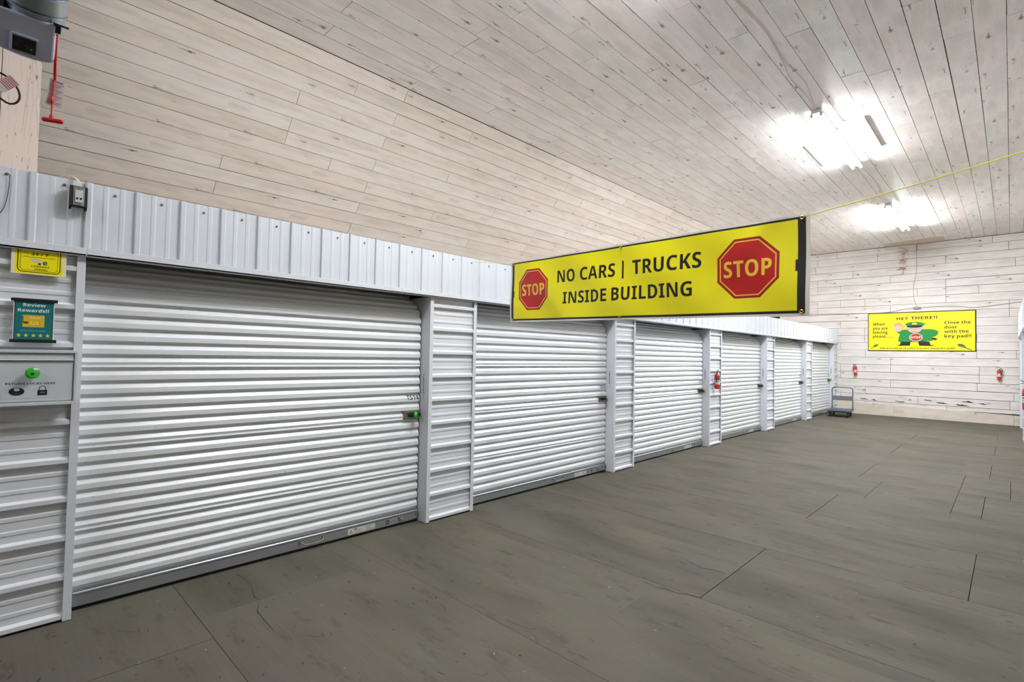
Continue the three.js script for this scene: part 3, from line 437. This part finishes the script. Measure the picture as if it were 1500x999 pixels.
// ---------------------------------------------------------------- sign on the back wall
{
  const c = canvas(1323, 510), x = c.getContext('2d'); x.setTransform(1, 0, 0, 1, 0, 0);
  x.fillStyle = '#15130c'; x.fillRect(0, 0, 1323, 510); x.fillStyle = '#f3e702'; x.fillRect(9, 8, 1302, 492);
  x.fillStyle = '#17150a'; fit(x, 'HEY', 380, 530, 62, 100); fit(x, 'THERE!!', 560, 880, 58, 98);
  fit(x, 'When', 64, 224, 128, 168); fit(x, 'you are', 64, 264, 184, 224); fit(x, 'leaving,', 64, 274, 238, 278); fit(x, 'please......', 64, 334, 292, 332);
  fit(x, 'Close the', 964, 1264, 128, 166); fit(x, 'door', 964, 1112, 186, 224); fit(x, 'with the', 964, 1240, 240, 280); fit(x, 'key pad!!', 964, 1270, 298, 338);
  fit(x, "Help us to help you & others to protect everyone's stuff!!!", 158, 1088, 462, 484);
  // a simple guard with a raised hand
  x.fillStyle = '#111'; x.beginPath(); x.moveTo(430, 385); x.lineTo(560, 385); x.lineTo(548, 428); x.lineTo(552, 440); x.lineTo(386, 442); x.quadraticCurveTo(396, 430, 420, 428); x.fill(); x.beginPath(); x.moveTo(645, 385); x.lineTo(785, 385); x.lineTo(800, 428); x.quadraticCurveTo(836, 432, 842, 443); x.lineTo(664, 441); x.fill();
  x.fillStyle = '#111'; x.beginPath(); x.ellipse(845, 352, 36, 14, 0.2, 0, 7); x.fill();
  x.fillStyle = '#0d8f3a'; x.strokeStyle = '#0b3d1c'; x.lineWidth = 4; x.beginPath(); x.moveTo(376, 250); x.lineTo(450, 232); x.lineTo(700, 232); x.quadraticCurveTo(860, 216, 892, 268); x.quadraticCurveTo(880, 320, 815, 330); x.lineTo(826, 372); x.quadraticCurveTo(600, 400, 402, 384); x.quadraticCurveTo(404, 320, 428, 290); x.closePath(); x.fill(); x.stroke();
  x.fillStyle = '#efb8ac'; x.strokeStyle = '#4a2c26'; x.lineWidth = 3; x.beginPath(); x.ellipse(606, 212, 92, 62, 0, 0, 7); x.fill(); x.stroke(); x.beginPath(); x.ellipse(502, 205, 16, 22, 0, 0, 7); x.fill(); x.ellipse(710, 205, 16, 22, 0, 0, 7); x.fill();
  x.beginPath(); x.moveTo(532, 226); x.quadraticCurveTo(566, 208, 600, 226); x.quadraticCurveTo(640, 206, 682, 224); x.stroke(); x.beginPath(); x.moveTo(560, 250); x.quadraticCurveTo(606, 262, 652, 250); x.stroke();
  x.fillStyle = '#10181a'; x.beginPath(); x.moveTo(502, 188); x.quadraticCurveTo(600, 214, 708, 186); x.quadraticCurveTo(690, 170, 606, 172); x.quadraticCurveTo(520, 172, 502, 188); x.fill(); x.beginPath(); x.ellipse(606, 190, 96, 16, 0, 0, 7); x.fill();
  x.fillStyle = '#0d8f3a'; x.strokeStyle = '#0b3d1c'; x.beginPath(); x.moveTo(488, 162); x.quadraticCurveTo(520, 130, 606, 130); x.quadraticCurveTo(690, 130, 740, 160); x.quadraticCurveTo(710, 184, 690, 178); x.quadraticCurveTo(606, 166, 520, 180); x.closePath(); x.fill(); x.stroke(); x.fillStyle = '#ecd24a'; x.fillRect(576, 140, 58, 26);
  x.fillStyle = '#efb8ac'; x.strokeStyle = '#4a2c26'; for (const [px, py, w, h, r] of [[362, 176, 12, 26, -0.2], [386, 168, 12, 30, -0.05], [410, 166, 12, 30, 0.05], [432, 174, 11, 28, 0.15], [462, 190, 11, 26, 0.75]]) { x.beginPath(); x.ellipse(px, py, w, h, r, 0, 7); x.fill(); x.stroke(); } x.beginPath(); x.ellipse(400, 214, 52, 40, 0, 0, 7); x.fill();
  stopSign(x, 622, 330, 80, 50, '#e8dcd0', '#e8dcd0', '#c4201c', '#f4efe8');
  for (const [px, py, s, r] of [[105, 440, 1, -0.35], [1160, 440, 1.35, 0.3]]) { x.save(); x.translate(px, py); x.rotate(r); x.scale(s, s); x.fillStyle = '#6d6c50'; x.beginPath(); x.ellipse(0, 0, 36, 15, 0, 0, 7); x.fill(); x.fillStyle = '#333322'; x.fillRect(-20, -8, 36, 6); x.fillStyle = '#9a9870'; x.fillRect(-10, 2, 30, 6); x.strokeStyle = '#3a3924'; x.lineWidth = 7; x.beginPath(); x.moveTo(s > 1 ? 28 : -28, 8); x.lineTo(s > 1 ? 92 : -78, s > 1 ? 12 : 12); x.stroke(); x.restore(); }
  const t = thing('wall_sign', 'wide yellow sign with a cartoon guard reading HEY THERE on the back wall', 'sign', [-1.993, 2.607, -(BA - 0.012)]);
  part('board', new RoundedBoxGeometry(2.56, 1.19, 0.012, 1, 0.003), mat.black, t); part('printed_face', new THREE.PlaneGeometry(2.555, 1.185).translate(0, 0, 0.0068), print(c, 0.5), t);
}
// ---------------------------------------------------------------- fire extinguishers
const extLabel = (() => { const c = canvas(256, 160), x = c.getContext('2d'); x.fillStyle = '#d6d2c8'; x.fillRect(0, 0, 256, 160); x.fillStyle = '#23211f'; for (let k = 0; k < 2; k++) { x.fillRect(k * 128 + 14, 34, 100, 30); for (let i = 0; i < 4; i++) x.fillRect(k * 128 + 16, 84 + i * 16, 92 - (i % 2) * 26, 6); } return print(c, 0.5); })();
function extinguisher(pos, turn, label, strap) {                            // faces local +z; the wall is behind it
  const t = thing('fire_extinguisher', label, 'extinguisher', pos, 'red fire extinguishers in the aisle'); t.rotation.y = turn; const r = 0.045;
  part('cylinder', new THREE.LatheGeometry([[0, 0.006], [r - 0.01, 0], [r - 0.002, 0.004], [r, 0.014], [r, 0.235], [r - 0.004, 0.255], [r - 0.014, 0.274], [0.018, 0.288], [0.015, 0.3], [0, 0.3]].map((p) => new THREE.Vector2(...p)), 28), mat.red, t);
  part('paper_label', new THREE.CylinderGeometry(r + 0.0012, r + 0.0012, 0.085, 28, 1, true).translate(0, strap ? 0.135 : 0.14, 0), extLabel, t);
  if (strap) part('strap', [new THREE.CylinderGeometry(r + 0.003, r + 0.003, 0.014, 24).translate(0, 0.185, 0), bx(0.03, 0.014, 0.02, 0, 0.185, -r)], mat.black, t);
  part('bracket', [bx(0.03, 0.3, 0.004, 0, 0.16, -r - 0.005), bx(0.05, 0.012, 0.02, 0, 0.262, -r + 0.004)], mat.dark, t);
  const v = part('valve', [new THREE.CylinderGeometry(0.014, 0.016, 0.03, 14).translate(0, 0.312, 0), new RoundedBoxGeometry(0.03, 0.026, 0.034, 2, 0.004).translate(0, 0.33, 0)], mat.steel, t);
  part('gauge', new THREE.CylinderGeometry(0.012, 0.012, 0.008, 14).rotateX(Math.PI / 2).translate(0, 0.316, 0.02), mat.white, v);
  part('lever', [new RoundedBoxGeometry(0.016, 0.006, 0.1, 1, 0.002).rotateX(-0.32).translate(0, 0.36, 0.035), new RoundedBoxGeometry(0.016, 0.006, 0.085, 1, 0.002).rotateX(0.1).translate(0, 0.338, 0.045)].map((g) => g.rotateY(-0.9)), mat.dark, t);
  part('hose', tube([new THREE.Vector3(-0.012, 0.325, 0), new THREE.Vector3(-0.045, 0.318, 0), new THREE.Vector3(-0.062, 0.27, 0.004), new THREE.Vector3(-0.058, 0.2, 0.006), new THREE.Vector3(-0.056, 0.15, 0.004)].map((p) => (strap === false ? new THREE.Vector3(-p.x, p.y, p.z) : p)), 0.0085, 20, 8), mat.black, t);
  return t;
}
extinguisher([FX + 0.056, 1.085, -9.83], Math.PI / 2, 'red fire extinguisher with a black strap on the ribbed panel between doors', true);
extinguisher([-3.6, 1.222, -(BA - 0.058)], 0, 'small red fire extinguisher on the back wall above the platform cart');
extinguisher([-0.25, 1.225, -(BA - 0.058)], 0, 'small red fire extinguisher on the back wall right of the yellow sign', false);
extinguisher([0.138, 1.08, -9.4], -Math.PI / 2 + 0.006, 'red fire extinguisher on the right row, cut off by the picture edge', true);
// ---------------------------------------------------------------- platform cart
{
  const t = thing('platform_cart', 'folding-handle platform cart with a grey-blue deck, parked by the back wall', 'cart', [-3.735, 0, -18.2]); t.rotation.y = 0.1;
  part('deck', [new RoundedBoxGeometry(0.6, 0.035, 0.94, 3, 0.012).translate(0, 0.185, 0), new RoundedBoxGeometry(0.56, 0.03, 0.9, 2, 0.008).translate(0, 0.155, 0)], mat.blue, t);
  const R = (x, y) => new THREE.Vector3(x, y, -0.445), hp = [R(-0.27, 0.19), R(-0.27, 0.6), R(-0.27, 0.77), R(-0.25, 0.83), R(-0.19, 0.855), R(0, 0.86), R(0.19, 0.855), R(0.25, 0.83), R(0.27, 0.77), R(0.27, 0.6), R(0.27, 0.19)];
  const h = part('handle', tube(hp, 0.0185, 80, 10), mat.tubeSteel, t); part('cross_panel', new RoundedBoxGeometry(0.53, 0.14, 0.008, 1, 0.003).translate(0, 0.52, -0.445), M({ color: S('#6a7077'), roughness: 0.45 }), h);
  for (const s of [-1, 1]) part('hinge_plate', new RoundedBoxGeometry(0.05, 0.07, 0.03, 1, 0.004).translate(s * 0.27, 0.225, -0.445), mat.tubeSteel, t);
  for (const sx of [-1, 1]) for (const sz of [-1, 1]) { const w = part('caster_fork', [new RoundedBoxGeometry(0.075, 0.02, 0.09, 1, 0.004).translate(sx * 0.22, 0.132, sz * 0.36), ...[-1, 1].map((q) => bx(0.006, 0.09, 0.05, sx * 0.22 + q * 0.026, 0.09, sz * 0.36 + 0.012))], mat.dark, t); part('wheel', new THREE.CylinderGeometry(0.0585, 0.0585, 0.034, 24).rotateZ(Math.PI / 2).translate(sx * 0.22, 0.0595, sz * 0.36 + 0.02), mat.black, w); }
}
// ---------------------------------------------------------------- signs and boxes on the near panel
{
  let c = canvas(480, 360), x = c.getContext('2d'); x.fillStyle = '#eadfb0'; x.fillRect(0, 0, 480, 360); x.fillStyle = '#f2e400'; x.fillRect(32, 0, 412, 350);
  x.strokeStyle = '#14120a'; x.lineWidth = 9; x.beginPath(); x.roundRect(54, 14, 370, 318, 46); x.stroke(); x.lineWidth = 4; x.beginPath(); x.roundRect(76, 34, 326, 280, 34); x.stroke();
  x.fillStyle = '#14120a'; fit(x, '24 / 7', 168, 316, 100, 134); x.fillRect(100, 152, 280, 5); fit(x, 'CAMERAS', 168, 326, 252, 274); fit(x, 'TAPING', 196, 312, 286, 308);
  x.save(); x.translate(236, 206); x.rotate(0.28); x.fillStyle = '#cfc9a8'; x.beginPath(); x.roundRect(-76, -24, 112, 40, 16); x.fill(); x.fillStyle = '#4a4d3e'; x.beginPath(); x.ellipse(54, -4, 20, 24, 0, 0, 7); x.fill(); x.fillRect(-2, 10, 26, 26); x.fillStyle = '#8d8d78'; x.beginPath(); x.ellipse(58, -4, 10, 13, 0, 0, 7); x.fill(); x.restore();
  let t = thing('warning_sign', 'yellow sign reading 24/7 CAMERAS TAPING, tucked under the siding trim', 'sign', [FX + 0.006, 2.17, -0.203]);
  part('plate', rlim(-0.003, 0.003, -0.09, 0.09, -0.12, 0.12, 0.002), mat.cream, t); part('printed_face', facing(0.239, 0.179, 0.0036, 0, 0), print(c, 0.35), t);
  c = canvas(400, 480); x = c.getContext('2d'); x.fillStyle = '#0c6d70'; x.fillRect(0, 0, 400, 480); x.fillStyle = '#0b0b0b'; x.fillRect(0, 0, 8, 480); x.fillRect(392, 0, 8, 480);
  x.fillStyle = '#d7e6e4'; fit(x, 'Review', 86, 316, 26, 66); fit(x, 'Rewards!!', 34, 352, 94, 134); x.fillStyle = '#d6b51f'; x.fillRect(86, 172, 222, 148); x.fillStyle = '#33300f'; x.beginPath(); x.roundRect(90, 254, 56, 24, 10); x.fill(); x.fillRect(88, 186, 5, 70); x.fillStyle = '#e8d98c'; fit(x, 'Earn', 158, 262, 190, 218); fit(x, '$25', 160, 250, 252, 290); x.fillStyle = '#8cc0c0'; fit(x, 'Ask Our Office For Details', 60, 322, 356, 374, '');
  x.fillStyle = '#dccb1e'; for (let i = 0; i < 5; i++) { x.beginPath(); for (let k = 0; k < 10; k++) { const a = -Math.PI / 2 + k * Math.PI / 5, r = k % 2 ? 11 : 28; x.lineTo(52 + i * 74 + Math.cos(a) * r, 424 + Math.sin(a) * r); } x.fill(); }
  t = thing('hanging_poster', 'small teal poster reading Review Rewards between two black rods', 'poster', [FX + 0.012, 1.81, -0.19]);
  part('poster_sheet', rlim(-0.001, 0.001, -0.118, 0.118, -0.088, 0.088, 0.0008), mat.white, t); part('printed_face', facing(0.168, 0.226, 0.0016, 0, 0), print(c, 0.45), t);
  for (const y of [0.119, -0.119]) part('rod', rlim(-0.007, 0.009, y - 0.0095, y + 0.0095, -0.1, 0.102, 0.003), mat.black, t);
  t = thing('lock_return_box', 'white steel drop box labelled RETURN LOCKS HERE on the near panel', 'box', [FX, 1.32, -0.07]);
  const b = (x0, x1, y0, y1, a0, a1, r) => rlim(x0, x1, y0 - 1.32, y1 - 1.32, a0 - 0.07, a1 - 0.07, r);
  part('box_body', [b(0.005, 0.055, 1.325, 1.632, -0.25, 0.38, 0.003)], mat.gutter, t);
  part('rim', [b(0.05, 0.075, 1.318, 1.337, -0.255, 0.39, 0.003), b(0.05, 0.078, 1.622, 1.64, -0.255, 0.39, 0.003), b(0.05, 0.075, 1.33, 1.63, 0.374, 0.39, 0.003), b(0.05, 0.075, 1.33, 1.63, -0.255, -0.24, 0.003)], mat.gutter, t);
  part('flap', b(0.054, 0.068, 1.586, 1.618, -0.236, 0.37, 0.003), mat.gutter, t); part('flap_lip', b(0.054, 0.076, 1.579, 1.585, -0.236, 0.37, 0.002), mat.white, t); part('front_panel', b(0.054, 0.066, 1.341, 1.574, -0.236, 0.37, 0.003), mat.gutter, t);
  c = canvas(640, 280); x = c.getContext('2d'); x.fillStyle = '#c3c8cc'; x.fillRect(0, 0, 640, 280); x.fillStyle = '#15181a'; fit(x, 'RETURN LOCKS HERE', 40, 560, 62, 92);
  x.beginPath(); x.ellipse(156, 186, 80, 56, 0, 0, 7); x.fill(); x.fillStyle = '#cfd4d6'; x.beginPath(); x.roundRect(130, 138, 56, 40, 10); x.fill(); x.fillStyle = '#4a4d50'; for (let i = 0; i < 4; i++) x.fillRect(124 + i * 18, 196, 8, 10); x.fillRect(130, 220, 44, 8);
  x.fillStyle = '#15181a'; x.fillRect(370, 170, 104, 76); x.strokeStyle = '#15181a'; x.lineWidth = 9; x.beginPath(); x.arc(422, 150, 34, Math.PI, 0); x.lineTo(456, 176); x.moveTo(388, 150); x.lineTo(388, 176); x.stroke(); x.fillStyle = '#8f9598'; x.fillRect(404, 200, 44, 10);
  part('paper_label', facing(0.26, 0.115, 0.0668, 1.42 - 1.32, 0.195 - 0.07), print(c, 0.5), t);
  discLock(0.19, 1.507, FX + 0.1, mat.green, 'green disc lock stuck on the front of the lock return box', undefined, 0.35).scale.setScalar(0.9);
  // outlet box on the siding
  t = thing('outlet_box', 'small dark metal outlet box with a receptacle, high on the near siding', 'outlet', [FX + 0.022, 2.575, -0.362]);
  const q = (x0, x1, y0, y1, a0, a1, r = 0.002) => rlim(x0, x1, y0, y1, a0, a1, r);
  part('back_box', q(0, 0.042, -0.062, 0.062, -0.042, 0.042), mat.dark, t); part('cover_plate', q(0.041, 0.046, -0.057, 0.057, -0.026, 0.026), mat.steel, t);
  part('receptacle', q(0.045, 0.052, -0.04, 0.036, -0.018, 0.018), mat.gutter, t); part('slots', [[-0.008, -0.016], [0.009, -0.016]].map(([a, y]) => q(0.0515, 0.0535, y - 0.006, y + 0.006, a - 0.005, a + 0.005, 0.0008)), mat.black, t); part('mounting_feet', [-1, 1].map((s) => q(0, 0.03, -0.078, -0.06, s * 0.036 - 0.006, s * 0.036 + 0.006)), mat.black, t); for (const y of [0.048, -0.05]) part('screw', new THREE.CylinderGeometry(0.004, 0.004, 0.003, 8).rotateZ(Math.PI / 2).translate(0.047, y, 0), mat.zinc, t);
  const w = tag(part('outlet_wire', [tube([V(FX + 0.045, 2.637, 0.362), V(FX + 0.04, 2.67, 0.355), V(FX + 0.01, 2.7, 0.34), V(FX - 0.06, 2.715, 0.3), V(FX - 0.2, 2.66, 0.26), V(FX - 0.3, 2.605, 0.22)], 0.0035, 24, 6), tube([V(FX + 0.045, 2.637, 0.372), V(FX + 0.042, 2.665, 0.366), V(FX + 0.012, 2.692, 0.352), V(FX - 0.05, 2.7, 0.32), V(FX - 0.2, 2.63, 0.29), V(FX - 0.28, 2.605, 0.26)], 0.0035, 24, 6)], mat.cream, scene), 'pair of cream wires looping from the outlet box over the siding', 'wire');
  const w2 = tag(part('siding_wire', tube([V(FX + 0.012, 2.64, 0.062), V(FX + 0.008, 2.56, 0.06), V(FX + 0.008, 2.46, 0.048), V(FX + 0.008, 2.41, 0.03), V(FX + 0.012, 2.38, 0.012), V(FX + 0.024, 2.28, 0.004)], 0.002, 30, 5), mat.dark, scene), 'thin dark wire hanging down the near end of the siding', 'wire');
}
// ---------------------------------------------------------------- door opener, duct and cords at the near left
{
  const t = thing('door_opener', 'grey plastic garage door opener with a dark control panel, hung top left', 'opener', [-2.9, 2.86, 0]); t.rotation.z = -0.42;
  const sh = new THREE.Shape(); sh.moveTo(-0.16, 0.14); sh.lineTo(0.152, 0.14); sh.lineTo(0.152, 0.014); sh.quadraticCurveTo(0.15, 0.006, 0.14, 0.004); sh.bezierCurveTo(0.08, -0.008, 0.0, 0.0, -0.16, 0.055); sh.closePath();
  part('housing', new THREE.ExtrudeGeometry(sh, { depth: 0.34, bevelEnabled: true, bevelThickness: 0.012, bevelSize: 0.01, bevelSegments: 3, curveSegments: 16 }).rotateY(Math.PI / 2).translate(-0.36, 0, 0), mat.opener, t);
  const fr = part('panel_frame', [rlim(-0.012, 0.004, 0.062, 0.072, 0.028, 0.108, 0.003), rlim(-0.012, 0.004, 0.004, 0.068, 0.024, 0.032, 0.003)], mat.opener, t);
  part('control_panel', rlim(-0.01, 0.0005, 0.008, 0.062, 0.034, 0.104, 0.002), mat.black, t);
  part('button', [[0.042, 0.03], [0.072, 0.028], [0.09, 0.024]].map(([a, y]) => rlim(0, 0.003, y - 0.008, y + 0.008, a - 0.007, a + 0.007, 0.002)), mat.dark, t); part('indicator', new THREE.SphereGeometry(0.003, 10, 8).translate(0.002, 0.024, -0.088), mat.green, t);
  part('trolley_bracket', [rlim(-0.02, 0.0, 0.15, 0.158, 0.15, 0.2, 0.002), rlim(-0.03, -0.01, 0.12, 0.15, 0.154, 0.176, 0.003)], mat.dark, t);
  part('hanging_strap', [lim(-0.2, -0.17, 0.2, H - 2.86, -0.1, -0.096), lim(-0.06, 0.03, 0.13, 0.42, -0.06, 0.004)], mat.dark, t).rotation.z = 0.42;
  const d = thing('duct', 'round galvanized duct with ring seams, coming down above the opener', 'duct', [-2.95, 3.035, -0.095]);
  const ax = new THREE.Vector3(0.68, 0.733, 0).normalize(), qn = new THREE.Quaternion().setFromUnitVectors(new THREE.Vector3(0, 1, 0), ax), prof = []; const L = 2.95;
  for (let k = 0; k * 0.072 < L; k++) { const y = k * 0.072; prof.push([0.1, y], [0.1, y + 0.054], [0.1035, y + 0.06], [0.1035, y + 0.064], [0.095, y + 0.0665], [0.1, y + 0.07]); }
  part('pipe', toCreasedNormals(new THREE.LatheGeometry(prof.map((p) => new THREE.Vector2(...p)), 48), 0.5).applyQuaternion(qn), mat.galv, d); part('end_cap', new THREE.CylinderGeometry(0.088, 0.088, 0.01, 40).translate(0, 0.008, 0).applyQuaternion(qn), mat.galv, d);
  const r = thing('release_cord', 'red emergency release cord with a printed tag and a red T handle', 'cord', [-2.91, 2.62, -0.165]), P = (x, y, a) => V(x, y, a);
  part('cord', [tube([P(0, 0.385, 0), P(0.002, 0.25, -0.002), P(0, 0.16, -0.001), P(0, 0.07, -0.004), P(0, 0.01, -0.005)], 0.0028, 20, 6), tube([P(0, 0.385, 0.004), P(0.003, 0.25, 0.003), P(0.002, 0.175, 0.004)], 0.0028, 14, 6)], mat.redPlastic, r);
  part('knot', new THREE.SphereGeometry(0.009, 14, 10).scale(0.8, 1.9, 0.8).translate(0.003, 0.085, 0.006), mat.redPlastic, r);
  part('t_handle', [new RoundedBoxGeometry(0.02, 0.018, 0.07, 3, 0.008).rotateX(0.12), new THREE.CylinderGeometry(0.007, 0.009, 0.018, 10).translate(0, 0.012, 0.004)], mat.redPlastic, r);
  const c = canvas(128, 256), x = c.getContext('2d'); x.fillStyle = '#d9c9c4'; x.fillRect(0, 0, 128, 256); x.fillStyle = '#7d3d45'; x.fillRect(18, 10, 92, 12); for (let i = 0; i < 14; i++) { x.fillStyle = i % 3 ? '#8b6f80' : '#b08a94'; x.fillRect(10, 34 + i * 15, 108 - (i % 4) * 14, 8); }
  const tg = part('tag', new THREE.BoxGeometry(0.001, 0.115, 0.05), print(c), r); tg.position.set(-0.004, 0.12, -0.006); tg.rotation.x = -0.1;
  const k = thing('power_cable', 'loop of black power cable with a red-striped paper tag, far left', 'cable', [-2.9, 2.64, 0]);
  part('cable', tube([P(-0.1, 0.235, -0.08), P(-0.02, 0.15, -0.07), P(0, 0.122, -0.02), P(0, 0.105, 0.025), P(0, 0.07, 0.055), P(0, 0.035, 0.062), P(0, 0.008, 0.05), P(0, 0, 0.03), P(0, 0.012, 0.008), P(-0.01, 0.04, -0.03), P(-0.05, 0.15, -0.09), P(-0.1, 0.24, -0.1)], 0.0042, 60, 8), mat.black, k);
  const c2 = canvas(128, 128), y = c2.getContext('2d'); y.fillStyle = '#cfcbc6'; y.fillRect(0, 0, 128, 128); y.fillStyle = '#b5484a'; for (let i = 0; i < 6; i++) y.fillRect(0, 8 + i * 14, 128, 7); const pg = part('paper_tag', new THREE.BoxGeometry(0.0012, 0.072, 0.042), print(c2), k); pg.position.set(0.006, 0.075, -0.022); pg.rotation.x = -0.75;
}
// ---------------------------------------------------------------- wires on the back wall and ceiling
{
  const jb = thing('junction_box', 'small grey round junction box on the back wall above the yellow sign', 'junction box', [-2.04, 3.318, -(BA - 0.001)]);
  part('box', new THREE.CylinderGeometry(0.07, 0.08, 0.04, 24).rotateX(Math.PI / 2).scale(1.3, 0.55, 1).translate(0, 0, 0.02), mat.tubeSteel, jb); part('lid', new THREE.CylinderGeometry(0.05, 0.06, 0.012, 24).rotateX(Math.PI / 2).scale(1.3, 0.5, 1).translate(0, 0.004, 0.045), mat.zinc, jb);
  const wire = M({ color: S('#b7a893'), roughness: 0.7 }), W = BA - 0.012, wv = (name, pts, r, label) => tag(part(numbered(name), tube(pts, r, 40, 6), wire, scene), label, 'wire');
  wv('wall_wire', [V(-2.05, H - 0.01, W), V(-2.045, 4.6, W), V(-2.07, 4.3, W), V(-2.12, 4.0, W), V(-2.11, 3.6, W), V(-2.045, 3.36, W)], 0.007, 'pale wire running down the back wall from ceiling to junction box');
  wv('wall_wire', [V(-1.95, 3.325, W), V(-1.6, 3.34, W), V(-1.1, 3.32, W), V(-0.8, 3.275, W), V(-0.5, 3.29, W), V(0.12, 3.37, W), V(0.6, 3.41, W)], 0.008, 'brownish wire from junction box along the wall past the sign');
  wv('wall_wire', [V(-2.13, 3.32, W), V(-2.35, 3.3, W), V(-2.75, 3.225, W), V(-3.3, 3.215, W), V(-4.4, 3.24, W), V(-5.2, 3.27, W)], 0.007, 'pale wire from junction box along the wall behind the banner');
  const C = H - 0.006, cw = M({ color: S('#d8cdc0'), roughness: 0.6 });
  tag(part('ceiling_cable', [tube([V(-1.97, C, 4.76), V(-1.93, C, 5.4), V(-1.9, C, 5.75), V(-1.94, C, 6.6), V(-1.9, C, 7.3), V(-1.96, C, 7.9), V(-1.985, C - 0.02, 8.21)], 0.0032, 60, 6), tube([V(-2.0, C, 4.76), V(-1.95, C, 5.4), V(-1.92, C, 5.8), V(-1.96, C, 6.6), V(-2.01, C, 7.1), V(-1.98, C, 7.7), V(-2.0, C - 0.02, 8.21)], 0.0032, 60, 6)], cw, scene), 'two thin painted cables along a ceiling board to the larger lamp', 'cable');
  tag(part('ceiling_cable', tube([V(-1.98, C - 0.02, 10.94), V(-1.96, C, 11.4), V(-1.93, C, 12.4), V(-1.98, C, 13.4), V(-1.99, C - 0.02, 14.21)], 0.0032, 40, 6), cw, scene), 'thin painted cable on the ceiling between the two lamps', 'cable').name = numbered('ceiling_cable');
}

scene.traverse((o) => { if (o.isMesh) { o.castShadow = true; o.receiveShadow = true; } });
renderer.render(scene, camera);
